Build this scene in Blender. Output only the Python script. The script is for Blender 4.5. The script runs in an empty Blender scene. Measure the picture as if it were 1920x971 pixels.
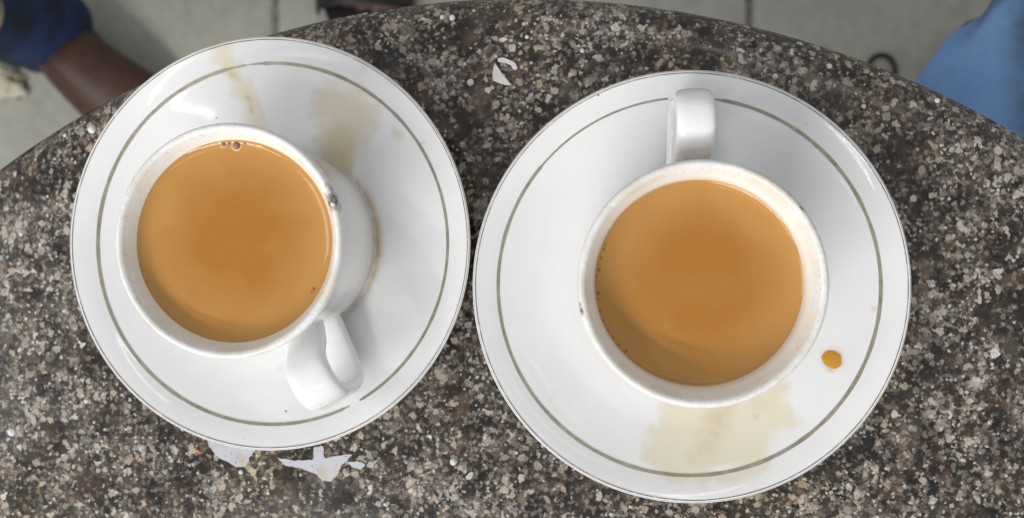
import bpy, bmesh, math, random
import numpy as np
from mathutils import Vector, Matrix, noise
from mathutils.geometry import tessellate_polygon
random.seed(7)
sc = bpy.context.scene
COL = sc.collection
PI = math.pi

# ------------------------------------------------------------------ camera
FPX, HCAM, TA, TB = 1595.6, 0.2997, 0.0918, -0.0007        # focal length (px of a 1920 wide frame), height, tilts
RM = Matrix.Rotation(TA, 3, 'Y') @ Matrix.Rotation(TB, 3, 'X')
CAMP = Vector((0, 0, HCAM))
cd = bpy.data.cameras.new('camera'); cam = bpy.data.objects.new('camera', cd); COL.objects.link(cam)
cam.matrix_world = Matrix.Translation(CAMP) @ RM.to_4x4()
cd.sensor_width = 36; cd.sensor_fit = 'HORIZONTAL'; cd.lens = FPX * 36 / 1920
cd.clip_start = 0.01; cd.clip_end = 50
cd.dof.use_dof = True; cd.dof.focus_distance = 0.276; cd.dof.aperture_fstop = cd.lens / 2.7
sc.camera = cam

# ------------------------------------------------------------------ light
w = bpy.data.worlds.new('World'); sc.world = w; w.use_nodes = True
bg = w.node_tree.nodes['Background']; bg.inputs['Color'].default_value = (0.96, 0.98, 1.0, 1); bg.inputs['Strength'].default_value = 0.36
def area(name, loc, target, sx, sy, power, col=(1, 1, 1)):
    l = bpy.data.lights.new(name, 'AREA'); l.shape = 'RECTANGLE'; l.size = sx; l.size_y = sy; l.energy = power; l.color = col
    o = bpy.data.objects.new(name, l); COL.objects.link(o); o.location = loc
    o.rotation_euler = (Vector(target) - Vector(loc)).to_track_quat('-Z', 'Y').to_euler()
    return o
area('tube_lamp', (-0.50, -1.20, 0.86), (-0.05, 0, 0), 1.2, 0.035, 9.8, (1, 0.985, 0.96))
area('tube_lamp', (-0.72, -0.98, 1.02), (-0.05, 0, 0), 1.2, 0.035, 6.4, (1, 0.985, 0.96))
area('panel_lamp', (-1.40, -0.15, 1.05), (-0.05, 0, 0), 0.6, 0.5, 4.0, (1, 0.99, 0.97))
area('tube_lamp', (-0.30, -0.75, 1.5), (0, 0, 0), 0.9, 0.025, 1.2, (1, 0.99, 0.97))
area('tube_lamp', (0.45, 0.9, 1.7), (0, 0, 0), 1.2, 0.05, 1.0, (0.97, 0.985, 1))

vs = sc.view_settings
vs.view_transform = 'Standard'; vs.look = 'None'; vs.exposure = 0.42; vs.gamma = 1; vs.use_curve_mapping = False

# ------------------------------------------------------------------ helpers
def at(px, py, z):
    """point of the place at height z that lies on the photograph's pixel (1920 x 971)"""
    d = RM @ Vector(((px - 960) / FPX, -(py - 485.5) / FPX, -1))
    t = (z - HCAM) / d.z
    return CAMP + d * t
def mesh_obj(name, verts, faces, mat=None, parent=None, smooth=True, loc=None):
    me = bpy.data.meshes.new(name); me.from_pydata([tuple(v) for v in verts], [], faces); me.update()
    o = bpy.data.objects.new(name, me); COL.objects.link(o)
    if mat: me.materials.append(mat)
    if smooth: me.polygons.foreach_set('use_smooth', [True] * len(me.polygons))
    if parent: o.parent = parent
    if loc is not None: o.location = loc
    return o
def empty(name, loc=(0, 0, 0), rz=0):
    o = bpy.data.objects.new(name, None); COL.objects.link(o); o.location = loc; o.rotation_euler = (0, 0, rz); o.empty_display_size = .01
    return o
def tag(o, label=None, cat=None, group=None, kind=None):
    if label: o['label'] = label
    if cat: o['category'] = cat
    if group: o['group'] = group
    if kind: o['kind'] = kind
    return o
def catmull(pts, n):
    P = [Vector(p) for p in pts]; P = [P[0] * 2 - P[1]] + P + [P[-1] * 2 - P[-2]]; out = []
    for i in range(1, len(P) - 2):
        a, b, c, d = P[i - 1:i + 3]
        for k in range(n):
            t = k / n
            out.append(.5 * ((2 * b) + (c - a) * t + (2 * a - 5 * b + 4 * c - d) * t * t + (3 * b - a - 3 * c + d) * t ** 3))
    out.append(P[-2]); return out
def lathe(name, prof, seg, mat, parent=None, wob=0.0, seed=0):
    """prof: list of (r, z); r = 0 ends become poles"""
    verts, faces, rings = [], [], []
    for r, z in prof:
        if r < 1e-7:
            verts.append((0, 0, z)); rings.append([len(verts) - 1])
        else:
            ids = []
            for k in range(seg):
                a = 2 * PI * k / seg; rr = r
                dz = 0
                if wob:
                    q = noise.noise(Vector((math.cos(a) * 1.3 + seed, math.sin(a) * 1.3, z * 30)))
                    rr = r * (1 + wob * q); dz = wob * .02 * noise.noise(Vector((math.cos(a) * 1.7 + seed + 9, math.sin(a) * 1.7, 3))) 
                verts.append((rr * math.cos(a), rr * math.sin(a), z + dz)); ids.append(len(verts) - 1)
            rings.append(ids)
    for A, B in zip(rings[:-1], rings[1:]):
        if len(A) == 1 and len(B) == 1: continue
        for k in range(seg):
            j = (k + 1) % seg
            if len(A) == 1: faces.append((A[0], B[k], B[j]))
            elif len(B) == 1: faces.append((A[k], B[0], A[j]))
            else: faces.append((A[k], B[k], B[j], A[j]))
    return mesh_obj(name, verts, faces, mat, parent)
def smooth_prof(pts, n=4):
    return [(max(p.x, 0), p.y) for p in catmull([(a, b, 0) for a, b in pts], n)]
def sweep(path, radii, seg=20, up=Vector((0, 0, 1)), power=2.0, cap=True, wrinkle=None):
    """tube along path; radii: (side, normal) half axes per point; power > 2 squares the section"""
    verts, faces = [], []
    n = len(path)
    for i, p in enumerate(path):
        t = (path[min(i + 1, n - 1)] - path[max(i - 1, 0)]).normalized()
        s = t.cross(up)
        if s.length < 1e-4: s = Vector((1, 0, 0))
        s.normalize(); m = s.cross(t).normalized()
        ra, rb = radii[i]
        for k in range(seg):
            a = 2 * PI * k / seg; c, q = math.cos(a), math.sin(a)
            c = math.copysign(abs(c) ** (2 / power), c); q = math.copysign(abs(q) ** (2 / power), q)
            v = p + s * c * ra + m * q * rb
            if wrinkle: v += (v - p).normalized() * wrinkle(v)
            verts.append(v)
    for i in range(n - 1):
        for k in range(seg):
            j = (k + 1) % seg
            faces.append((i * seg + k, i * seg + j, (i + 1) * seg + j, (i + 1) * seg + k))
    if cap:
        faces.append(tuple(reversed(range(seg)))); faces.append(tuple(range((n - 1) * seg, n * seg)))
    return verts, faces
def join_parts(parts):
    V, F = [], []
    for v, f in parts:
        o = len(V); V += list(v); F += [tuple(i + o for i in x) for x in f]
    return V, F

# ------------------------------------------------------------------ materials
class N:
    def __init__(s, name):
        s.m = bpy.data.materials.new(name); s.m.use_nodes = True; s.t = s.m.node_tree; s.b = s.t.nodes['Principled BSDF']
    def n(s, kind, **kw):
        x = s.t.nodes.new(kind)
        for k, v in kw.items():
            if hasattr(x, k) and k not in x.inputs: setattr(x, k, v)
        return x
    def link(s, a, b): s.t.links.new(a, b)
    def obj(s): return s.n('ShaderNodeTexCoord').outputs['Object']
    def objn(s):
        """object coordinates shifted per object, so that twins do not share one pattern"""
        i = s.n('ShaderNodeObjectInfo'); m = s.n('ShaderNodeVectorMath'); m.operation = 'MULTIPLY_ADD'
        s.link(i.outputs['Location'], m.inputs[0]); m.inputs[1].default_value = (3.7, 5.3, 2.9); s.link(s.obj(), m.inputs[2])
        return m.outputs[0]
    def put(s, sock, v):
        if hasattr(v, 'is_linked') or isinstance(v, bpy.types.NodeSocket): s.link(v, sock)
        elif isinstance(v, tuple) and len(v) == 3 and sock.type == 'RGBA': sock.default_value = (*v, 1)
        else: sock.default_value = v
    def noise(s, vec, scale, detail=3, rough=.55, col=False):
        x = s.n('ShaderNodeTexNoise'); s.link(vec, x.inputs['Vector']); x.inputs['Scale'].default_value = scale
        x.inputs['Detail'].default_value = detail; x.inputs['Roughness'].default_value = rough
        return x.outputs['Color' if col else 'Fac']
    def voro(s, vec, scale, feature='F1', rnd=1):
        x = s.n('ShaderNodeTexVoronoi'); x.feature = feature; s.link(vec, x.inputs['Vector']); x.inputs['Scale'].default_value = scale; x.inputs['Randomness'].default_value = rnd
        return x
    def math(s, op, a, b=0.0, c=None, clamp=False):
        x = s.n('ShaderNodeMath'); x.operation = op; x.use_clamp = clamp; s.put(x.inputs[0], a); s.put(x.inputs[1], b)
        if c is not None: s.put(x.inputs[2], c)
        return x.outputs[0]
    def step(s, v, lo, hi, a=0.0, b=1.0):
        x = s.n('ShaderNodeMapRange'); x.interpolation_type = 'SMOOTHSTEP'; s.put(x.inputs['Value'], v)
        x.inputs['From Min'].default_value = lo; x.inputs['From Max'].default_value = hi; x.inputs['To Min'].default_value = a; x.inputs['To Max'].default_value = b
        return x.outputs['Result']
    def mix(s, f, a, b, mode='MIX'):
        x = s.n('ShaderNodeMix'); x.data_type = 'RGBA'; x.blend_type = mode; s.put(x.inputs['Factor'], f); s.put(x.inputs[6], a); s.put(x.inputs[7], b)
        return x.outputs[2]
    def ramp(s, v, stops, interp='LINEAR'):
        x = s.n('ShaderNodeValToRGB'); s.put(x.inputs['Fac'], v); r = x.color_ramp; r.interpolation = interp
        while len(r.elements) < len(stops): r.elements.new(.5)
        for e, (p, c) in zip(r.elements, stops): e.position = p; e.color = (*c, 1)
        return x.outputs['Color']
    def sep(s, v):
        x = s.n('ShaderNodeSeparateXYZ'); s.link(v, x.inputs[0]); return x.outputs
    def bump(s, h, strength, dist):
        x = s.n('ShaderNodeBump'); s.put(x.inputs['Height'], h); x.inputs['Strength'].default_value = strength; x.inputs['Distance'].default_value = dist
        s.link(x.outputs['Normal'], s.b.inputs['Normal'])
    def attr(s, name):
        x = s.n('ShaderNodeAttribute'); x.attribute_name = name; return x.outputs['Fac']
    def set(s, **kw):
        for k, v in kw.items(): s.put(s.b.inputs[k.replace('_', ' ')], v)
        return s
    def warp(s, vec, scale, amp):
        c = s.noise(vec, scale, 2, .5, True)
        a = s.n('ShaderNodeVectorMath'); a.operation = 'SUBTRACT'; s.link(c, a.inputs[0]); a.inputs[1].default_value = (.5, .5, .5)
        b = s.n('ShaderNodeVectorMath'); b.operation = 'SCALE'; s.link(a.outputs[0], b.inputs[0]); b.inputs['Scale'].default_value = amp
        d = s.n('ShaderNodeVectorMath'); d.operation = 'ADD'; s.link(vec, d.inputs[0]); s.link(b.outputs[0], d.inputs[1])
        return d.outputs[0]

def mat_granite():
    g = N('granite'); o = g.obj()
    p = g.warp(g.warp(o, 330, .0042), 1300, .0008); p2 = g.warp(g.warp(o, 850, .0016), 2200, .0005)
    low = g.noise(o, 22, 3, .6); mid = g.noise(p, 105, 4, .6)
    base = g.ramp(mid, [(.32, (.010, .009, .008)), (.45, (.026, .022, .020)), (.58, (.060, .051, .045)), (.74, (.12, .107, .094))])
    # rusty brown patches
    br = g.step(g.noise(o, 70, 3, .6), .50, .66)
    base = g.mix(g.math('MULTIPLY', br, .75), base, g.ramp(mid, [(.3, (.030, .017, .012)), (.7, (.17, .11, .078))]))
    cl = g.noise(o, 60, 3, .6)
    clm = g.math('SUBTRACT', cl, .5)
    # soft irregular grey and tan mottling
    n1 = g.noise(p2, 400, 4, .6); tint = g.sep(g.noise(o, 150, 2, .5, True))
    grey = g.ramp(tint[0], [(.3, (.13, .12, .108)), (.5, (.20, .185, .17)), (.62, (.235, .18, .13)), (.75, (.26, .25, .235))])
    base = g.mix(g.math('MULTIPLY', g.step(g.math('ADD', n1, g.math('MULTIPLY', clm, .35)), .50, .62), .8), base, grey)
    # rounded grains of several sizes
    v = g.voro(p2, 560); rc = g.sep(v.outputs['Color'])
    m1 = g.math('MULTIPLY', g.step(g.math('ADD', rc[0], g.math('MULTIPLY', clm, .9)), .60, .66), g.step(v.outputs['Distance'], .60, .44))
    base = g.mix(g.math('MULTIPLY', m1, .75), base, g.ramp(rc[1], [(0, (.12, .105, .092)), (.5, (.22, .205, .185)), (.8, (.24, .19, .14)), (1, (.34, .33, .31))]))
    v3 = g.voro(p, 360); r3 = g.sep(v3.outputs['Color'])
    m3 = g.math('MULTIPLY', g.step(r3[2], .70, .84), g.step(v3.outputs['Distance'], .62, .35))
    base = g.mix(g.math('MULTIPLY', m3, .8), base, (.016, .014, .014))
    n2 = g.noise(p, 350, 5, .65)
    base = g.mix(g.math('MULTIPLY', g.step(g.math('ADD', n2, g.math('MULTIPLY', clm, .45)), .58, .66), .85), base, g.ramp(tint[1], [(.35, (.27, .25, .22)), (.5, (.40, .385, .36)), (.65, (.36, .29, .22))]))
    v2 = g.voro(p, 330); r2 = g.sep(v2.outputs['Color'])
    m2 = g.math('MULTIPLY', g.step(g.math('ADD', r2[0], g.math('MULTIPLY', clm, 1.4)), .74, .79), g.step(v2.outputs['Distance'], .52, .40))
    base = g.mix(g.math('MULTIPLY', m2, .92), base, g.ramp(r2[1], [(0, (.26, .24, .21)), (.5, (.42, .405, .375)), (.8, (.38, .31, .235)), (1, (.58, .575, .56))]))
    v4 = g.voro(p2, 720); r4 = g.sep(v4.outputs['Color'])
    m4 = g.math('MULTIPLY', g.step(g.math('ADD', r4[1], g.math('MULTIPLY', clm, 1.0)), .80, .86), g.step(v4.outputs['Distance'], .48, .38))
    base = g.mix(g.math('MULTIPLY', m4, .85), base, g.ramp(r4[0], [(0, (.30, .28, .25)), (1, (.58, .57, .55))]))
    fine = g.noise(o, 1300, 4, .7)
    base = g.mix(.6, base, g.ramp(fine, [(.3, (.2, .2, .2)), (.7, (.8, .8, .8))]), 'OVERLAY')
    base = g.mix(g.math('MULTIPLY', g.step(g.noise(o, 14, 2), .5, .66), .8), base, g.mix(1.0, base, (1.0, .93, .70), 'MULTIPLY'))
    gm = g.n('ShaderNodeGamma'); g.link(base, gm.inputs['Color']); gm.inputs['Gamma'].default_value = 1.12
    base = g.mix(1.0, gm.outputs[0], (1.10, 1.06, 1.015), 'MULTIPLY')
    rough = g.step(g.noise(o, 60, 4, .65), .3, .75, .13, .33)
    g.set(Base_Color=base, Roughness=rough, IOR=1.5)
    g.bump(g.noise(o, 900, 3, .6), .05, .0004)
    return g.m
def mat_porcelain(name, stain=True, rim=None, tint=(.80, .80, .805)):
    g = N(name); ob = g.obj(); o = g.objn()
    base = g.mix(g.step(g.noise(o, 30, 3), .35, .7), tint, tuple(c * .965 for c in tint))
    if stain:
        st = g.attr('stain'); sd = g.attr('stain_dark')
        wob = g.math('SUBTRACT', g.noise(g.warp(o, 90, .006), 210, 5, .65), .5)
        f = g.math('MULTIPLY', g.step(g.math('ADD', st, g.math('MULTIPLY', wob, .55)), .08, .98), .52)
        f = g.math('MULTIPLY', f, g.step(st, .0, .12))
        rimline = g.math('MULTIPLY', g.math('MULTIPLY', f, g.math('SUBTRACT', .62, f)), 2.2)
        base = g.mix(f, base, (.70, .595, .33))
        base = g.mix(g.math('MULTIPLY', rimline, .3), base, (.55, .40, .20))
        f2 = g.math('MULTIPLY', sd, g.step(wob, -.22, .2, .45, 1.25), clamp=True)
        base = g.mix(f2, base, (.47, .30, .11))
        # tiny pits and specks in the glaze
        v = g.voro(o, 150); c = g.sep(v.outputs['Color'])
        sp = g.math('MULTIPLY', g.step(c[0], .90, .905), g.step(v.outputs['Distance'], .075, .045))
        base = g.mix(g.math('MULTIPLY', sp, .8), base, (.12, .10, .08))
    if rim is not None:
        z = g.sep(ob)[2]
        xyz = g.sep(ob); rad = g.math('SQRT', g.math('ADD', g.math('MULTIPLY', xyz[0], xyz[0]), g.math('MULTIPLY', xyz[1], xyz[1])))
        inside = g.math('MULTIPLY', g.step(rad, .0338, .0322), g.step(z, .008, .012))
        base = g.mix(g.math('MULTIPLY', inside, g.step(g.noise(o, 70, 3), .3, .7, .5, 1.0)), base, (.80, .77, .70))
        top = g.step(z, rim - .0045, rim - .0008)
        grime = g.math('MULTIPLY', top, g.step(g.noise(o, 900, 4, .7), .45, .75))
        base = g.mix(g.math('MULTIPLY', grime, .6), base, (.52, .48, .42))
        base = g.mix(g.math('MULTIPLY', g.math('MULTIPLY', top, .65), g.step(g.noise(o, 60, 3), .42, .68)), base, (.66, .575, .43))
        v = g.voro(o, 1300); c = g.sep(v.outputs['Color'])
        sp = g.math('MULTIPLY', top, g.math('MULTIPLY', g.step(c[0], .86, .88), g.step(v.outputs['Distance'], .30, .18)))
        base = g.mix(g.math('MULTIPLY', sp, .45), base, (.36, .32, .27))
        ch = g.attr('chip')
        base = g.mix(g.math('MULTIPLY', ch, g.step(g.noise(o, 700, 3, .6), .33, .5), clamp=True), base, (.17, .115, .07))
        g.set(Roughness=g.math('ADD', g.math('MULTIPLY', grime, .25), .06))
    else:
        g.set(Roughness=g.step(g.noise(o, 50, 3), .35, .7, .06, .12))
    g.set(Base_Color=base, IOR=1.5)
    g.b.inputs['Subsurface Weight'].default_value = .0
    g.bump(g.noise(o, 140, 2, .5), .05, .0006)
    return g.m
def mat_tea():
    """milky tea: deeper in the middle, paler where the layer thins out against the cup wall, with light scattered from the wall put into the colour; slow swirls of milk"""
    g = N('milk_tea'); x = g.sep(g.obj()); o = g.objn()
    sw = g.noise(g.warp(o, 40, .02), 55, 4, .55)
    r = g.math('SQRT', g.math('ADD', g.math('MULTIPLY', x[0], x[0]), g.math('MULTIPLY', x[1], x[1])))
    r = g.math('ADD', r, g.math('MULTIPLY', g.math('SUBTRACT', sw, .5), .014))
    col = g.mix(g.step(r, .010, .031), (.390, .169, .028), (.485, .249, .072))
    col = g.mix(g.math('MULTIPLY', g.step(sw, .45, .72), .15), col, (.50, .265, .072))
    g.set(Base_Color=col, Roughness=.05, IOR=1.34)
    g.b.inputs['Subsurface Weight'].default_value = .12; g.b.inputs['Subsurface Radius'].default_value = (1, .5, .15); g.b.inputs['Subsurface Scale'].default_value = .003
    g.bump(g.noise(o, 55, 2, .5), .05, .001)
    return g.m
def mat_simple(name, col, rough=.5, metal=0, var=.25, scale=80, bump=0, bscale=300, **kw):
    g = N(name); o = g.obj(); n = g.noise(o, scale, 4, .6)
    g.set(Base_Color=g.mix(g.step(n, .3, .7), tuple(c * (1 - var) for c in col), tuple(min(1, c * (1 + var)) for c in col)), Roughness=rough, Metallic=metal, **kw)
    if bump: g.bump(g.noise(o, bscale, 3, .6), bump, .002)
    return g.m
def mat_gilt(name):
    g = N(name); o = g.objn(); n = g.noise(o, 260, 4, .65)
    col = g.ramp(n, [(.25, (.40, .37, .29)), (.5, (.31, .285, .215)), (.75, (.22, .20, .15))])
    g.set(Base_Color=col, Metallic=.15, Roughness=.35)
    return g.m
def mat_edge():
    g = N('worn_gilt_edge'); o = g.objn(); n = g.noise(o, 210, 4, .7)
    col = g.ramp(n, [(.38, (.10, .082, .058)), (.54, (.20, .175, .13)), (.68, (.55, .52, .46))])
    g.set(Base_Color=col, Metallic=.2, Roughness=.3)
    return g.m
def mat_tile():
    g = N('floor_tile'); o = g.obj()
    n = g.noise(o, 5, 5, .6); f = g.noise(o, 60, 3, .6)
    col = g.ramp(n, [(.3, (.32, .32, .275)), (.55, (.39, .39, .335)), (.75, (.45, .44, .38))])
    col = g.mix(.25, col, g.ramp(f, [(.3, (.3, .3, .3)), (.7, (.7, .7, .7))]), 'OVERLAY')
    col = g.mix(g.math('MULTIPLY', g.step(g.noise(o, 11, 3, .6), .60, .72), .55), col, (.13, .105, .08))
    g.set(Base_Color=col, Roughness=.45)
    return g.m

GRAN = mat_granite(); TILE = mat_tile(); TEA = mat_tea()
SAUCER = mat_porcelain('saucer_porcelain'); CUPM = mat_porcelain('cup_porcelain', False, .0472, (.80, .795, .785)); HANDM = mat_porcelain('handle_porcelain', True)
GILT = mat_gilt('gilt'); EDGE = mat_edge()

# ------------------------------------------------------------------ the setting: tiled floor
FZ = -.72
fl = mesh_obj('floor', [(-2.2, -2, FZ - .004), (2.2, -2, FZ - .004), (2.2, 2, FZ - .004), (-2.2, 2, FZ - .004)], [(0, 1, 2, 3)],
              mat_simple('grout', (.17, .165, .145), .85, var=.4), smooth=False)
tag(fl, kind='structure')
jx = at(516, 20, FZ).x; jx2 = at(1406, 20, FZ).x; TS = jx2 - jx; jy = at(516, -70, FZ).y
def tile_mesh(s):
    h = s / 2 - .0035; b = .003
    v = [(-h, -h, -.02), (h, -h, -.02), (h, h, -.02), (-h, h, -.02), (-h, -h, -b), (h, -h, -b), (h, h, -b), (-h, h, -b),
         (-h + b, -h + b, 0), (h - b, -h + b, 0), (h - b, h - b, 0), (-h + b, h - b, 0)]
    f = [(8, 9, 10, 11)]
    for a in (0, 4):
        for k in range(4): j = (k + 1) % 4; f.append((a + k, a + j, a + 4 + j, a + 4 + k))
    return v, f
tv, tf = tile_mesh(TS); tme = bpy.data.meshes.new('tile'); tme.from_pydata(tv, [], tf); tme.materials.append(TILE)
for i in range(-2, 4):
    for j in range(-2, 2):
        t = bpy.data.objects.new('tile', tme); COL.objects.link(t); t.parent = fl
        t.location = (jx + (i - .5) * TS, jy + (j + .5) * TS, FZ + random.uniform(-.0008, .0008))

# ------------------------------------------------------------------ round granite table
TX, TY, TR = -.0331, -.2436, .3384
tb = tag(empty('round_table', (TX, TY, FZ)), 'round speckled brown and grey polished granite table under both saucers', 'table')
prof = [(0, -.026), (.30, -.026), (TR - .008, -.0255), (TR - .003, -.0225), (TR - .0006, -.017), (TR, -.0115), (TR - .0012, -.0065), (TR - .0045, -.0025), (TR - .0095, -.0006), (TR - .016, 0), (.30, 0), (.2, 0), (.1, 0), (0, 0)]
top = lathe('granite_top', prof, 256, GRAN, tb); top.location = (0, 0, -FZ)
STEEL = mat_simple('table_steel', (.25, .25, .25), .35, .9)
lathe('pedestal', [(0, .012), (.06, .012), (.045, .02), (.035, .05), (.035, -FZ - .06), (.08, -FZ - .035), (.14, -FZ - .0262), (0, -FZ - .0262)], 40, STEEL, tb)
lathe('foot_plate', [(0, 0), (.20, 0), (.20, .006), (.19, .010), (0, .0125)], 48, STEEL, tb)

# ------------------------------------------------------------------ saucers
SP = [(0, .0062), (.02, .0062), (.0345, .0062), (.0362, .0065), (.0372, .0072), (.040, .0079), (.047, .0100), (.054, .0128), (.0595, .0153), (.0622, .0166),
      (.0645, .0180), (.067, .0192), (.0690, .0201), (.0697, .0203)]
SPX = np.array([a for a, b in SP]); SPZ = np.array([b for a, b in SP])
def sz(r): return float(np.interp(r, SPX, SPZ))
def spoly(pts, c):
    """photograph pixels -> points on the dish, in the dish's own coordinates"""
    out = []
    for px, py in pts:
        z = .012
        for _ in range(6):
            p = at(px, py, z); z = sz(min(math.hypot(p.x - c[0], p.y - c[1]), .0697))
        out.append((p.x - c[0], p.y - c[1]))
    return out
def sdf(P, X, Y):
    """signed distance to a polygon, negative inside (numpy)"""
    P = np.array(P); d = np.full(X.shape, 1e9); s = np.ones(X.shape)
    for i in range(len(P)):
        a, b = P[i], P[i - 1]
        ex, ey = b - a; wx, wy = X - a[0], Y - a[1]
        t = np.clip((wx * ex + wy * ey) / (ex * ex + ey * ey + 1e-15), 0, 1)
        d = np.minimum(d, (wx - ex * t) ** 2 + (wy - ey * t) ** 2)
        c1 = Y >= a[1]; c2 = Y < b[1]; c3 = ex * wy > ey * wx
        s = np.where((c1 & c2 & c3) | (~c1 & ~c2 & ~c3), -s, s)
    return s * np.sqrt(d)
def mask(P, X, Y, soft, NZ, amp=.0012):
    q = (sdf(P, X, Y) + NZ * amp) / soft
    return np.clip(.5 - q, 0, 1)

def saucer(c, label, stains, ring_gaps, thin, edge_seed):
    s = tag(empty('saucer', (c[0], c[1], .0002)), label, 'saucer', 'white saucers with a gilt ring on the granite table')
    dense = []
    for (a, b), (a2, b2) in zip(SP[:-1], SP[1:]):
        n = max(1, int((a2 - a) / .0007))
        for k in range(n): dense.append((a + (a2 - a) * k / n, b + (b2 - b) * k / n))
    # smooth the slope breaks
    zz = np.array([b for a, b in dense]); rr = np.array([a for a, b in dense])
    for _ in range(6): zz[1:-1] = .25 * zz[:-2] + .5 * zz[1:-1] + .25 * zz[2:]
    dense = list(zip(rr, zz))
    under = [(.0699, .0201), (.0700, .0198), (.0698, .0194), (.068, .0180), (.064, .0152), (.056, .0098), (.048, .0060), (.041, .0038), (.0405, .0008), (.0395, 0), (.0385, 0), (.0378, .0012), (.037, .0025), (0, .0025)]
    d = lathe('dish', dense + [(.0695, .02035)] + under, 512, SAUCER, s, wob=.0016, seed=edge_seed)
    me = d.data; n = len(me.vertices); co = np.empty(n * 3); me.vertices.foreach_get('co', co); co = co.reshape(-1, 3)
    X, Y = co[:, 0], co[:, 1]
    NZ = np.array([noise.fractal(Vector((x * 260 + edge_seed, y * 260, 0)), 1, 2, 3) for x, y in zip(X, Y)])
    A = np.zeros(n); B = np.zeros(n)
    for kind, pts, soft, val, amp in stains:
        m = mask(spoly(pts, c), X, Y, soft, NZ, amp) * val
        if kind == 'a': A = np.maximum(A, m)
        else: B = np.maximum(B, m)
    r = np.hypot(X, Y); ang = np.degrees(np.arctan2(Y, X))
    upside = co[:, 2] > .0055
    if edge_seed == 1:      # dried tea ring round the foot of the cup
        rc = np.hypot(X - (-.1084 + .1096), Y - .0002)
        band = np.exp(-((rc - .0343 - NZ * .0004) / .0009) ** 2) * np.clip(1 - np.abs(ang - 5) / 62, 0, 1) ** .6
        A = np.maximum(A, np.exp(-((rc - .035) / .0022) ** 2) * np.clip(1 - np.abs(ang - 0) / 60, 0, 1) * .8)
        B = np.maximum(B, band * .85)
    A *= upside; B *= upside
    for nm, arr in (('stain', A), ('stain_dark', B)):
        at_ = me.attributes.new(nm, 'FLOAT', 'POINT'); at_.data.foreach_set('value', arr.astype(np.float32))
    # gilt ring laid on the glaze; worn away in places
    def ring(name, r0, hw, mat, gaps, lift, thin=None):
        seg = 480; V, F = [], []
        keep = []
        for k in range(seg):
            a = 2 * PI * k / seg; dg = math.degrees(a) % 360
            q = noise.noise(Vector((math.cos(a) * 9, math.sin(a) * 9, edge_seed * 3.1)))
            h = hw * (1 + .22 * q)
            if thin:
                for t0, t1, kf in thin:
                    if t0 <= dg <= t1: h *= kf
            keep.append(not any(g0 <= dg <= g1 for g0, g1 in gaps))
            for rad in (r0 - h, r0, r0 + h):
                V.append((rad * math.cos(a), rad * math.sin(a), float(np.interp(rad, rr, zz)) + lift + .0016 * .02 * noise.noise(Vector((math.cos(a) * 1.7 + edge_seed + 9, math.sin(a) * 1.7, 3)))))
        for k in range(seg):
            j = (k + 1) % seg
            if keep[k] and keep[j]:
                for e in (0, 1): F.append((k * 3 + e, k * 3 + e + 1, j * 3 + e + 1, j * 3 + e))
        return mesh_obj(name, V, F, mat, s)
    ring('gilt_ring', .0618, .00052, GILT, ring_gaps, .00010, thin)
    # thin worn line on the very edge
    prof = [(.06885, float(np.interp(.06885, rr, zz)) + .00008), (.0693, float(np.interp(.0693, rr, zz)) + .0001), (.06962, .02042)]
    e = lathe('gilt_edge', prof, 512, EDGE, s, wob=.0016, seed=edge_seed)
    return s
CL = (-.1096, .0050); CR = (.0311, -.0092)
stL = [('a', [(395, 80), (425, 78), (452, 132), (470, 185), (500, 232), (505, 262), (470, 255), (455, 200), (428, 150), (405, 120)], .0065, .95, .0022),
       ('a', [(452, 160), (470, 150), (500, 230), (478, 240)], .003, .9, .001),
       ('b', [(462, 182), (470, 182), (477, 212), (470, 214)], .0012, .55, .0006),
       ('b', [(428, 132), (446, 138), (448, 152), (434, 148)], .0018, .38, .0006),
       ('a', [(585, 205), (596, 176), (630, 160), (672, 168), (712, 200), (706, 236), (684, 268), (672, 300), (655, 335), (604, 312), (596, 262), (612, 232), (590, 228)], .0075, .95, .0022),
       ('b', [(612, 245), (640, 240), (662, 262), (662, 290), (648, 330), (603, 305), (600, 270)], .0065, .34, .0016),
       ('b', [(737, 240), (748, 246), (756, 260), (746, 263), (736, 252)], .0022, .42, .0004),
       ('b', [(791, 264), (797, 266), (796, 272), (790, 271)], .001, .5, .0002),
       ('a', [(672, 118), (690, 122), (688, 145), (676, 146)], .0025, .5, .0004),
       ('b', [(722, 148), (738, 156), (742, 164), (730, 160)], .0016, .35, .0004),
       ('a', [(520, 686), (530, 684), (530, 696), (522, 696)], .001, .5, .0003)]
stR = [('b', [(1542, 660), (1562, 650), (1580, 662), (1578, 685), (1556, 694), (1541, 684)], .0022, .65, .0006),
       ('a', [(1245, 700), (1470, 690), (1478, 745), (1496, 768), (1504, 792), (1482, 808), (1456, 816), (1438, 838), (1446, 872), (1410, 893), (1330, 906), (1250, 898), (1214, 880), (1204, 850), (1214, 815), (1236, 780), (1244, 745)], .0052, .85, .0026),
       ('b', [(1345, 740), (1378, 750), (1362, 800), (1335, 845), (1300, 855), (1318, 790)], .0055, .30, .0014),
       ('b', [(1400, 725), (1470, 720), (1440, 770), (1405, 765)], .004, .12, .001),
       ('a', [(1215, 885), (1445, 885), (1440, 930), (1280, 938), (1205, 905)], .004, .22, .001),
       ('b', [(1412, 777), (1420, 778), (1419, 786), (1412, 785)], .001, .5, .0003),
       ('b', [(1311, 780), (1319, 781), (1318, 790), (1310, 789)], .0016, .35, .0003),
       ('a', [(1022, 735), (1040, 730), (1046, 752), (1030, 758)], .003, .35, .0006),
       ('b', [(1635, 575), (1643, 576), (1642, 584), (1634, 583)], .0012, .55, .0002),
       ('a', [(1285, 285), (1335, 283), (1340, 305), (1280, 305)], .003, .6, .0006)]
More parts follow.
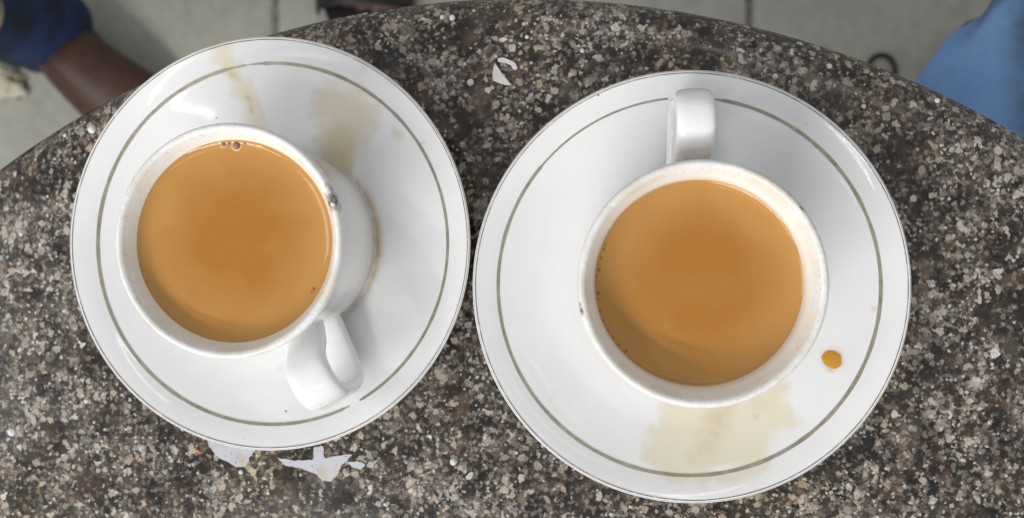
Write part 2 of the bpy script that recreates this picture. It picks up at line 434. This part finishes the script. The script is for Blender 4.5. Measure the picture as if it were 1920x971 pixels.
saucer(CL, 'smaller looking white saucer with olive gilt ring and brown drip stains, at left', stL, [(297.5, 300.5)], [(92, 96, .6), (96, 98, .25), (98, 104, .6), (295, 297.5, .5), (300.5, 302, .6)], 1)
saucer(CR, 'white saucer with pale yellow spill below the cup and orange drop, at right', stR, [(83.5, 95)], [(95, 140, .55), (79, 83.5, .55)], 2)

# ------------------------------------------------------------------ cups and tea
ZB = .0066
CP_OUT = [(.0, .0016), (.024, .0016), (.0272, .0014), (.0282, .0002), (.0298, 0), (.0318, .0002), (.0328, .0013), (.0331, .004), (.0334, .014), (.0338, .024), (.0344, .034), (.0351, .0415), (.0354, .0442),
          (.0355, .0458), (.0352, .0467), (.0346, .0472), (.0339, .04722), (.0332, .0468), (.0326, .0459), (.0318, .0445), (.0306, .0417), (.0302, .038), (.0299, .030), (.0293, .018), (.0275, .009), (.022, .0058), (.010, .005), (0, .005)]
def hand_sweep(az, hw):
    path = catmull([(.0300, 0, .0265), (.0345, 0, .0275), (.0385, 0, .0310), (.0418, 0, .0365), (.0455, 0, .0396), (.0512, 0, .0398), (.0548, 0, .0362), (.0560, 0, .0275), (.0550, 0, .0165), (.0505, 0, .0105), (.0430, 0, .0080), (.0365, 0, .0070), (.0305, 0, .0068)], 6)
    n = len(path); rad = []
    for i in range(n):
        t = i / (n - 1)
        e = math.exp(-(t / .10) ** 2) + math.exp(-((1 - t) / .10) ** 2)
        rad.append((hw + .0008 * e, .0027 + .0012 * e))
    v, f = sweep(path, rad, 36, up=Vector((0, 1, 0)), power=3.1)
    # the sweep's side axis lies in the x/z plane with up = y: swap the half axes
    rad = [(b, a) for a, b in rad]
    v, f = sweep(path, rad, 36, up=Vector((0, 1, 0)), power=3.1)
    R = Matrix.Rotation(az, 3, 'Z')
    return [R @ p for p in v], f
def cup(c, az, label, chips, handle_stain, hw):
    t = tag(empty('teacup', (c[0], c[1], ZB)), label, 'teacup', 'thick white teacups on saucers')
    b = lathe('cup_body', smooth_prof(CP_OUT, 4), 192, CUPM, t, wob=.003, seed=az * 7)
    me = b.data; n = len(me.vertices); co = np.empty(n * 3); me.vertices.foreach_get('co', co); co = co.reshape(-1, 3)
    ang = np.degrees(np.arctan2(co[:, 1], co[:, 0])); r = np.hypot(co[:, 0], co[:, 1]); A = np.zeros(n)
    for a0, wa, rlo, zlo, val in chips:
        d = np.abs((ang - a0 + 180) % 360 - 180)
        A = np.maximum(A, np.clip(1.4 - d / wa, 0, 1) * (r > rlo) * (co[:, 2] > zlo) * val)
    x = me.attributes.new('chip', 'FLOAT', 'POINT'); x.data.foreach_set('value', A.astype(np.float32))
    v, f = hand_sweep(az, hw)
    h = mesh_obj('handle', v, f, HANDM, t)
    me = h.data; S = np.zeros(len(v)); D = np.zeros(len(v))
    for i, p in enumerate(v):
        rr = math.hypot(p.x, p.y)
        if p.z > .018 and rr < .042: D[i] = handle_stain * max(0, 1 - abs(rr - .0370) / .0045)
    for nm, arr in (('stain', S), ('stain_dark', np.clip(D, 0, 1))):
        x = me.attributes.new(nm, 'FLOAT', 'POINT'); x.data.foreach_set('value', arr.astype(np.float32))
    return t
UL = (-.1084, .0052); UR = (.0316, -.0072)
cup(UL, math.radians(-60.5), 'white teacup with handle toward the bottom right and brown chip on its rim', [(20, 4.5, .0325, .043, 1.0), (26, 3, .034, .044, .6)], .0, .0068)
cup(UR, math.radians(91), 'white teacup with handle pointing to the far table edge, small brown chip at left', [(192, 3.0, .0345, .043, 1.0), (38, 2, .0345, .044, .9), (46, 5, .0352, .043, .5), (30, 8, .0353, .043, .5)], .5, .0057)
def bubble_mesh(r, seg=20):
    V, F = [], []
    for i in range(7):
        a = PI / 2 * i / 6
        for k in range(seg): V.append((r * math.cos(a) * math.cos(2 * PI * k / seg), r * math.cos(a) * math.sin(2 * PI * k / seg), r * .75 * math.sin(a)))
    for i in range(6):
        for k in range(seg): j = (k + 1) % seg; F.append((i * seg + k, i * seg + j, (i + 1) * seg + j, (i + 1) * seg + k))
    return V, F
BUB = N('bubble_film').set(Base_Color=(.30, .15, .10), Roughness=.03, IOR=1.33).m
BUBR = N('bubble_rim').set(Base_Color=(.85, .72, .52), Roughness=.08, IOR=1.34).m
def tea(c, depth, label, bubbles):
    zt = ZB + .0472 - depth - .0006; rin = float(np.interp(.0472 - depth, [.018, .030, .038, .0417, .0445], [.0293, .0299, .0302, .0306, .0318])) + .0004
    pr = [(0, -.004), (rin - .003, -.004), (rin, .0016)]
    for d in (.00015, .0003, .0005, .0007, .0009, .0011, .0013, .0016, .002, .0025, .003, .004, .0055, .0075, .010, .014): pr.append((rin - d, .0016 * math.exp(-d / .0016)))
    pr += [(rin * .3, 0), (rin * .12, 0), (0, 0)]
    o = lathe('tea', pr, 160, TEA); o.location = (c[0], c[1], zt)
    tag(o, label, 'tea')
    for px, py, rpx in bubbles:
        p = at(px, py, zt); r = rpx / FPX * (HCAM - zt)
        v, f = bubble_mesh(r); bo = mesh_obj('bubble', v, f, BUB, o, loc=(p.x - c[0], p.y - c[1], .00004 + .0016 * math.exp(-max(0, rin - math.hypot(p.x - c[0], p.y - c[1])) / .0016)))
        if rpx > 4:
            V, F = [], []
            for k in range(28):
                for q in range(6):
                    a = 2 * PI * k / 28; b = 2 * PI * q / 6; R = r * 1.14 + r * .16 * math.cos(b)
                    V.append((R * math.cos(a), R * math.sin(a), r * .10 * math.sin(b)))
            for k in range(28):
                for q in range(6):
                    k2, q2 = (k + 1) % 28, (q + 1) % 6; F.append((k * 6 + q, k2 * 6 + q, k2 * 6 + q2, k * 6 + q2))
            mesh_obj('bubble_ring', V, F, BUBR, bo)
    return o
tea(UL, .0056, 'light brown milk tea with two bubbles, filling the left cup', [(421, 272, 5), (445, 274, 8), (432, 270, 2.5), (278, 527, 2), (589, 542, 3), (585, 548, 2), (462, 270, 2)])
tea(UR, .0094, 'light brown milk tea with tiny bubbles along its edge, in the right cup',
    [(1135, 459, 2), (1132, 468, 2.5), (1127, 484, 2.5), (1123, 507, 3), (1120, 518, 1.8), (1122, 549, 3), (1121, 560, 2), (1125, 583, 2.4), (1131, 600, 2), (1140, 618, 2.4), (1150, 632, 2), (1160, 646, 2), (1174, 657, 2.6)])

# ------------------------------------------------------------------ drops, spills and scraps
TEADROP = N('tea_drop').set(Base_Color=(.56, .265, .035), Roughness=.12, IOR=1.34).m
def dome(rx, ry, h, seed=0, seg=28, rings=6, irr=.06):
    V, F = [], []
    for i in range(rings):
        t = i / rings
        for k in range(seg):
            a = 2 * PI * k / seg; w_ = 1 + irr * noise.noise(Vector((math.cos(a) * 1.5, math.sin(a) * 1.5, seed * 3.3)))
            V.append((rx * (1 - t) * w_ * math.cos(a), ry * (1 - t) * w_ * math.sin(a), h * (1 - (1 - t) ** 2.2)))
    V.append((0, 0, h))
    for i in range(rings - 1):
        for k in range(seg): j = (k + 1) % seg; F.append((i * seg + k, i * seg + j, (i + 1) * seg + j, (i + 1) * seg + k))
    b = (rings - 1) * seg
    for k in range(seg): F.append((b + k, b + (k + 1) % seg, b + seg))
    return V, F
def on_saucer(px, py, c):
    x, y = spoly([(px, py)], c)[0]; r = math.hypot(x, y)
    n = Vector((-x / r, -y / r, 0)) * ((sz(r + .001) - sz(r - .001)) / .002) + Vector((0, 0, 1))
    return Vector((c[0] + x, c[1] + y, sz(r) + .0002)), n.normalized()
p, n = on_saucer(1560, 673, CR)
v, f = dome(.0029, .0032, .00028, 1, 40, 7, .16)
o = mesh_obj('tea_drop', v, f, TEADROP, loc=p + n * .0001); o.rotation_euler = n.to_track_quat('Z', 'Y').to_euler()
tag(o, 'orange drop of tea lying on the right saucer', 'drop')

# wet film by the left saucer; ceiling reflection painted into its pale colour and outline
FILM = N('painted_reflection_film'); fo = FILM.obj()
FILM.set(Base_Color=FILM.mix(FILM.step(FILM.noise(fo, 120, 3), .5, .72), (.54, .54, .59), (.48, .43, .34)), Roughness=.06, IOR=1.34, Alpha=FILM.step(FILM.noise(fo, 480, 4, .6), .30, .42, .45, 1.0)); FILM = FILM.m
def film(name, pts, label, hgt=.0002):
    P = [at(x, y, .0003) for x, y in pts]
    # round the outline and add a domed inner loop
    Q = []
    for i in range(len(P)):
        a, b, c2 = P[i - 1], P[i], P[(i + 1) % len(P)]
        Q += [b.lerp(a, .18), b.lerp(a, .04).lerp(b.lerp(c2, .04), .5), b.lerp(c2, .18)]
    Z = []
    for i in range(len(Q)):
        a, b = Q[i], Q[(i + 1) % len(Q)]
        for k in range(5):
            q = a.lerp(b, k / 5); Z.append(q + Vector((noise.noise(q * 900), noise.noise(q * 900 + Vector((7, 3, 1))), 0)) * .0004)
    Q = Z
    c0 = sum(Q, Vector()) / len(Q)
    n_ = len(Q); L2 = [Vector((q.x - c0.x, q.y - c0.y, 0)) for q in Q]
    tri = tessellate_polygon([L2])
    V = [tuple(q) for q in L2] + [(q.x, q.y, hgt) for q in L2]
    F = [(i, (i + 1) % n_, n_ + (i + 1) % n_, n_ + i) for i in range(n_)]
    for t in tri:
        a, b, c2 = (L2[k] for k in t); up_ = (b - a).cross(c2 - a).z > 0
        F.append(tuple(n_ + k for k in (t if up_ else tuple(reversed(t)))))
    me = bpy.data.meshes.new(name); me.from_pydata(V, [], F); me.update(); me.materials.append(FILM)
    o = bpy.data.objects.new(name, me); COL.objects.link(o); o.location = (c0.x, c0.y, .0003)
    return tag(o, label, 'spill', 'ceiling reflections painted on wet spills at the edge of the left saucer')
film('puddle_reflection', [(388, 815), (392, 836), (410, 856), (445, 875), (463, 873), (468, 858), (480, 842), (540, 822), (450, 806)], 'wet spill with painted pale ceiling reflection poking out under the lower left of the left saucer')
film('puddle_reflection', [(520, 858), (545, 862), (588, 861), (588, 838), (606, 835), (608, 858), (645, 852), (662, 850), (650, 864), (640, 872), (634, 888), (620, 902), (604, 900), (594, 888), (560, 876), (535, 872)], 'branched painted ceiling reflection on a wet spill with a short stem below the left saucer')
film('puddle_reflection', [(652, 866), (672, 864), (686, 870), (676, 880), (662, 876)], 'small painted ceiling reflection on a wet spill at the right end of the branched one')

PAPER = mat_simple('paper_scrap', (.60, .57, .56), .7, var=.08, scale=200)
def scrap(pts, label, lift):
    P = [at(x, y, .001) for x, y in pts]; c0 = sum(P, Vector()) / len(P); bm = bmesh.new()
    vs_ = [bm.verts.new((q.x - c0.x, q.y - c0.y, .0002 + lift * noise.noise(Vector((i * 1.7, 3, lift * 1e4))) ** 2)) for i, q in enumerate(P)]
    bm.faces.new(vs_); bmesh.ops.recalc_face_normals(bm, faces=bm.faces)
    g_ = bmesh.ops.extrude_face_region(bm, geom=bm.faces[:]); 
    for q in g_['geom']:
        if isinstance(q, bmesh.types.BMVert): q.co.z += .0003
    bmesh.ops.recalc_face_normals(bm, faces=bm.faces)
    me = bpy.data.meshes.new('paper_scrap'); bm.to_mesh(me); bm.free(); me.materials.append(PAPER)
    o = bpy.data.objects.new('paper_scrap', me); COL.objects.link(o); o.location = (c0.x, c0.y, .0003)
    return tag(o, label, 'scrap', 'paper scraps on the granite')
scrap([(928, 119), (934, 127), (941, 138), (950, 149), (959, 160), (949, 160), (936, 156), (924, 151), (923, 138), (925, 127)], 'pointed triangular scrap of pale paper on the granite between the saucers', .0012)
scrap([(933, 110), (942, 108), (952, 112), (956, 113), (962, 115), (967, 120), (970, 128), (966, 132), (961, 129), (958, 123), (950, 119), (942, 118), (934, 116)], 'narrow jagged scrap of white paper beside the triangular scrap', .0010)
CRUMB = mat_simple('orange_crumb', (.55, .26, .10), .5)
v, f = dome(.0014, .0008, .0008, 5, 14, 4, .3); p = at(371, 843, 0); o = mesh_obj('crumb', v, f, CRUMB, loc=(p.x, p.y, .0002)); o.rotation_euler.z = -.6
tag(o, 'tiny orange crumb on granite below the left saucer', 'crumb')

WATER = N('water_drop').set(Base_Color=(.93, .94, .96), Roughness=.05, IOR=1.33); WATER.b.inputs['Transmission Weight'].default_value = .35; WATER = WATER.m
drops = [(173, 243, 9, 'large round water drop on the granite just left of the left saucer rim'), (122, 254, 4, 'small water drop left of the large drop beside the left saucer'),
         (882, 155, 7, 'whitish water drop left of the triangular paper scrap'), (848, 34, 6, 'right one of two water drops close together near the far table edge'), (829, 33, 4.5, 'left one of two water drops close together near the far table edge'),
         (988, 70, 4, 'tiny water drop on granite beyond the paper scraps'), (1092, 96, 4.5, 'tiny water drop right of the paper scraps, left of the right saucer'), (1453, 144, 5.5, 'oval water drop just beyond the right saucer rim'),
         (1555, 125, 5, 'water drop by the far table edge beyond the right saucer'), (1757, 189, 5, 'round water drop near the table edge beside the blue denim leg'), (1619, 200, 4.5, 'tiny water drop between the right saucer and the black hoop'),
         (850, 865, 7, 'ring shaped water drop between the two saucers near the bottom of the picture'), (807, 817, 4, 'tiny water drop below the left saucer, up and left of the ring shaped drop'),
         (22, 809, 9, 'large round water drop near the lower left corner of the picture'), (40, 439, 4.5, 'tiny water drop on granite at the left edge of the picture'), (452, 884, 5, 'small water drop at the tip of the lower left spill'), (162, 751, 5, 'small water drop on granite lower left of the left saucer')]
for i, (x, y, r, lab) in enumerate(drops):
    p = at(x, y, 0); rr = r / FPX * HCAM * .95
    v, f = dome(rr, rr, rr * .55, i, 20, 5, .12)
    o = mesh_obj('water_drop', v, f, WATER, loc=(p.x, p.y, .0002))
    tag(o, lab, 'drop', 'water drops on the granite')

# ------------------------------------------------------------------ people's feet and legs on the floor beyond the table edge
def remesh(o, vox, sm=6):
    m = o.modifiers.new('r', 'REMESH'); m.mode = 'VOXEL'; m.voxel_size = vox; m.use_smooth_shade = True
    s_ = o.modifiers.new('s', 'SMOOTH'); s_.iterations = sm; s_.factor = .5
def foot_parts(leg_h=.30):
    """bare foot pointing along +x, heel at the origin, with ankle and shin"""
    parts = []
    path = catmull([(-.025, 0, .035), (0, 0, .038), (.06, 0, .046), (.12, .004, .038), (.165, .006, .026), (.20, .006, .018)], 5)
    W_ = np.interp(np.linspace(0, 1, len(path)), [0, .15, .4, .7, .9, 1], [.018, .030, .032, .042, .046, .040]); Hh = np.interp(np.linspace(0, 1, len(path)), [0, .15, .4, .7, .9, 1], [.022, .036, .044, .030, .018, .013])
    parts.append(sweep(path, list(zip(W_, Hh)), 24))
    for k, (y, L, r) in enumerate([(.036, .050, .0125), (.016, .052, .0095), (.0, .047, .009), (-.016, .040, .0085), (-.031, .032, .008)]):
        tp = catmull([(.175, y * .92, .015), (.20, y, .016), (.20 + L * .5, y * 1.02, .014), (.20 + L, y * 1.03, .009)], 4)
        parts.append(sweep(tp, [(r * q, r * q * .85) for q in np.interp(np.linspace(0, 1, len(tp)), [0, .5, .85, 1], [1, .95, 1, .55])], 14))
    sh = catmull([(.012, 0, .03), (.018, 0, .08), (.022, 0, .14), (.02, 0, leg_h)], 6)
    parts.append(sweep(sh, [(r, r) for r in np.interp(np.linspace(0, 1, len(sh)), [0, .3, .5, 1], [.030, .030, .030, .032])], 22, up=Vector((1, 0, 0))))
    return join_parts(parts)
def wrinkles(amp, s1=18, s2=45, seed=0):
    return lambda v: amp * (noise.noise(Vector((v.x * s1, v.y * s1, v.z * s1 * 1.6 + seed))) + .5 * noise.noise(Vector((v.x * s2, v.y * s2, v.z * s2 + seed))))
def mat_skin(name, col):
    g = N(name); o = g.obj()
    g.set(Base_Color=g.mix(g.step(g.noise(o, 55, 4, .6), .35, .7), tuple(c * .75 for c in col), tuple(c * 1.2 for c in col)), Roughness=.5)
    g.b.inputs['Subsurface Weight'].default_value = .08; g.b.inputs['Subsurface Radius'].default_value = (.01, .004, .002)
    return g.m
def mat_cloth(name, a, b, scale=9):
    g = N(name); o = g.obj()
    wv = g.noise(o, 900, 2, .5)
    c = g.mix(g.step(g.noise(o, scale, 3, .6), .38, .62), a, b)
    g.set(Base_Color=g.mix(.3, c, g.ramp(wv, [(.3, (.3, .3, .3)), (.7, (.7, .7, .7))]), 'OVERLAY'), Roughness=.85); g.bump(wv, .4, .001)
    return g.m
# left: dark foot with navy trouser leg
heel = at(142, 78, FZ)
P1 = tag(empty('person', (heel.x, heel.y, FZ), math.radians(-47)), 'leg in navy trousers with dark brown bare foot on the floor, top left', 'person')
v, f = foot_parts(.13); b = mesh_obj('body', v, f, mat_skin('dark_skin', (.060, .022, .013)), P1); b.scale = (.95, 1.24, 1.1); remesh(b, .0035)
path = catmull([(-.006, .002, .045), (-.003, .003, .09), (-.002, .004, .20), (.0, .004, .34), (-.01, .004, .42), (-.10, .004, .47), (-.31, .01, .48)], 8)
rd = np.interp(np.linspace(0, 1, len(path)), [0, .1, .4, .65, 1], [.053, .053, .056, .066, .085])
v, f = sweep(path, [(r, r * 1.0) for r in rd], 40, up=Vector((0, 1, 0)), wrinkle=wrinkles(.010), cap=False)
tr_ = mesh_obj('trousers', v, f, mat_cloth('navy_cloth', (.006, .009, .018), (.012, .035, .12)), P1)
tr_.modifiers.new('t', 'SOLIDIFY').thickness = .0025
# tan sleeve hanging in at the very corner
slp = [at(-170, -20, -.28), at(-100, 0, -.29), at(-50, 14, -.30), at(-16, 20, -.305), at(4, 24, -.31)]
inv = (Matrix.Translation((heel.x, heel.y, FZ)) @ Matrix.Rotation(math.radians(-47), 4, 'Z')).inverted()
path = catmull([inv @ q for q in slp], 6)
v, f = sweep(path, [(r, r) for r in np.interp(np.linspace(0, 1, len(path)), [0, .7, .95, 1], [.026, .016, .011, .006])], 26, wrinkle=wrinkles(.005, 40, 90))
mesh_obj('sleeve', v, f, mat_cloth('tan_cloth', (.17, .13, .08), (.27, .225, .15), 30), P1)
# cream rag on the floor
c = at(2, 152, FZ)
bm = bmesh.new(); bmesh.ops.create_icosphere(bm, subdivisions=5, radius=1)
for q in bm.verts:
    d = q.co.normalized(); s_ = 1 + .30 * noise.fractal(d * 1.8 + Vector((3, 1, 2)), 1, 2, 4) + .10 * abs(noise.noise(d * 6))
    q.co = Vector((d.x * .036 * s_, d.y * .021 * s_, max(-.0, d.z) * .022 * s_))
me = bpy.data.meshes.new('rag'); bm.to_mesh(me); bm.free(); me.materials.append(mat_cloth('cream_cloth', (.42, .38, .27), (.60, .57, .46), 25)); me.polygons.foreach_set('use_smooth', [True] * len(me.polygons))
o = bpy.data.objects.new('crumpled_rag', me); COL.objects.link(o); o.location = (c.x, c.y, FZ + .001); o.rotation_euler.z = -.35
tag(o, 'crumpled cream rag on the floor below the navy trouser leg', 'rag')
# top centre: black sandalled foot, toes toward the table
heel = at(690, -306, FZ)
P2 = tag(empty('person', (heel.x, heel.y, FZ), math.radians(-90)), 'foot in a black sandal on the floor at the top edge of the picture', 'person')
v, f = foot_parts(.30); v = [Vector((p_.x, p_.y, p_.z + .016)) for p_ in v]; b = mesh_obj('body', v, f, mat_skin('reddish_skin', (.13, .055, .042)), P2); b.scale = (.90, 1.15, 1.0); remesh(b, .0035)
BLK = mat_simple('black_leather', (.012, .011, .012), .45, bump=.2)
V, F = [], []
out = [(-.03, -.03), (.05, -.036), (.12, -.05), (.19, -.054), (.232, -.042), (.252, -.012), (.256, .02), (.245, .046), (.20, .057), (.12, .046), (.05, .036), (-.03, .03)]
sm_ = catmull([(a, b_, 0) for a, b_ in out + out[:1]], 4)[:-1]; k = len(sm_)
V = [(q.x, q.y, 0) for q in sm_] + [(q.x, q.y, .015) for q in sm_]; F = [tuple(reversed(range(k))), tuple(range(k, 2 * k))] + [(i, (i + 1) % k, k + (i + 1) % k, k + i) for i in range(k)]
sd = mesh_obj('sandal', V, F, BLK, P2, smooth=False)
def strap(x0, x1, z0):
    path = [Vector(((x0 + x1) / 2, .058 * math.cos(a), .012 + z0 * math.sin(a))) for a in np.linspace(0, PI, 22)]
    vv, ff = sweep(path, [((x1 - x0) / 2, .0022)] * len(path), 14, up=Vector((0, 1, 0)), power=5)
    # side half axis must run along x
    V2 = []
    for i, p_ in enumerate(path):
        rad_ = Vector((0, p_.y, (p_.z - .012))).normalized()
        for q in range(14):
            a = 2 * PI * q / 14; V2.append(p_ + Vector((1, 0, 0)) * (x1 - x0) / 2 * math.copysign(abs(math.cos(a)) ** .4, math.cos(a)) + rad_ * .0022 * math.sin(a))
    return V2, ff
for x0, x1, z0 in ((.100, .150, .072), (.165, .222, .046)):
    vv, ff = strap(x0, x1, z0); mesh_obj('strap', vv, ff, BLK, sd)
bk = at(632, 1, FZ + .05); q = Vector((-(bk.y - heel.y), bk.x - heel.x, .052))
vv, ff = dome(.0052, .0030, .002, 3, 18, 4, .02); bo = mesh_obj('buckle', vv, ff, mat_simple('steel', (.7, .7, .7), .2, 1), sd, loc=q)
# right: seated figure in light blue denim, navy shoe
kn = at(2012, 205, -.24)
P3 = tag(empty('person', (kn.x, kn.y, FZ)), 'leg in light blue denim and dark navy shoe beyond the right table edge', 'person')
K = Vector((0, 0, -.24 - FZ)); sh = at(1862, 235, FZ) - Vector((kn.x, kn.y, FZ)); sh.z = 0
path = catmull([K + Vector((.50, .33, .03)), K + Vector((.34, .22, .025)), K + Vector((.16, .10, .012)), K + Vector((.05, .03, .0)), K + Vector((0, 0, -.035)), K.lerp(sh, .30) + Vector((0, 0, 0)), K.lerp(sh, .6), K.lerp(sh, .86)], 9)
tt = np.linspace(0, 1, len(path))
rd = np.interp(tt, [0, .3, .5, .6, .75, 1], [.098, .088, .076, .072, .066, .058])
DEN = mat_cloth('blue_denim', (.18, .36, .72), (.25, .45, .80), 7)
def darken_right(m):  # blends the cloth colour to dark slate blue toward +x
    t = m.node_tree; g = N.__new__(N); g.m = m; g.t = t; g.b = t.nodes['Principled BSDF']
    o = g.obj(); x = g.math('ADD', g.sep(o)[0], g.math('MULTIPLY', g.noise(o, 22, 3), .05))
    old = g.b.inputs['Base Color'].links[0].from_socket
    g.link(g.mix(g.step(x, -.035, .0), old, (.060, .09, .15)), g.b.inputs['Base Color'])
darken_right(DEN)
v, f = sweep(path, [(r, r) for r in rd], 56, up=Vector((-.55, .83, 0)), wrinkle=wrinkles(.020, 16, 34, 5), cap=False)
mesh_obj('trousers', v, f, DEN, P3).modifiers.new('t', 'SOLIDIFY').thickness = .003
v, f = sweep(path, [(r * .72, r * .72) for r in rd], 24, up=Vector((-.55, .83, 0)))
mesh_obj('body', v, f, mat_skin('skin', (.20, .105, .07)), P3)
vv, ff = foot_parts(.12)
R = Matrix.Rotation(math.radians(205), 3, 'Z')
sh_o = mesh_obj('shoe', [sh + R @ Vector((p_.x * .95 - .02, p_.y * 1.05, p_.z)) for p_ in vv], ff, mat_simple('navy_shoe', (.012, .018, .045), .5), P3); remesh(sh_o, .005, 14)
# black hoop on the floor
c = at(1650, 136, FZ); V, F = [], []
for k in range(48):
    a = 2 * PI * k / 48
    for q in range(10):
        b_ = 2 * PI * q / 10; R_ = 1 + 0
        V.append(((.0155 + 0.0028 * math.cos(b_)) * math.cos(a), (.0195 + 0.0028 * math.cos(b_)) * math.sin(a), .0036 + 0.0028 * math.sin(b_)))
for k in range(48):
    for q in range(10): k2, q2 = (k + 1) % 48, (q + 1) % 10; F.append((k * 10 + q, k2 * 10 + q, k2 * 10 + q2, k * 10 + q2))
o = mesh_obj('rubber_hoop', V, F, mat_simple('black_rubber', (.015, .015, .016), .6), loc=(c.x, c.y, FZ + .0002))
tag(o, 'small black hoop on the floor peeking out behind the table edge', 'hoop')
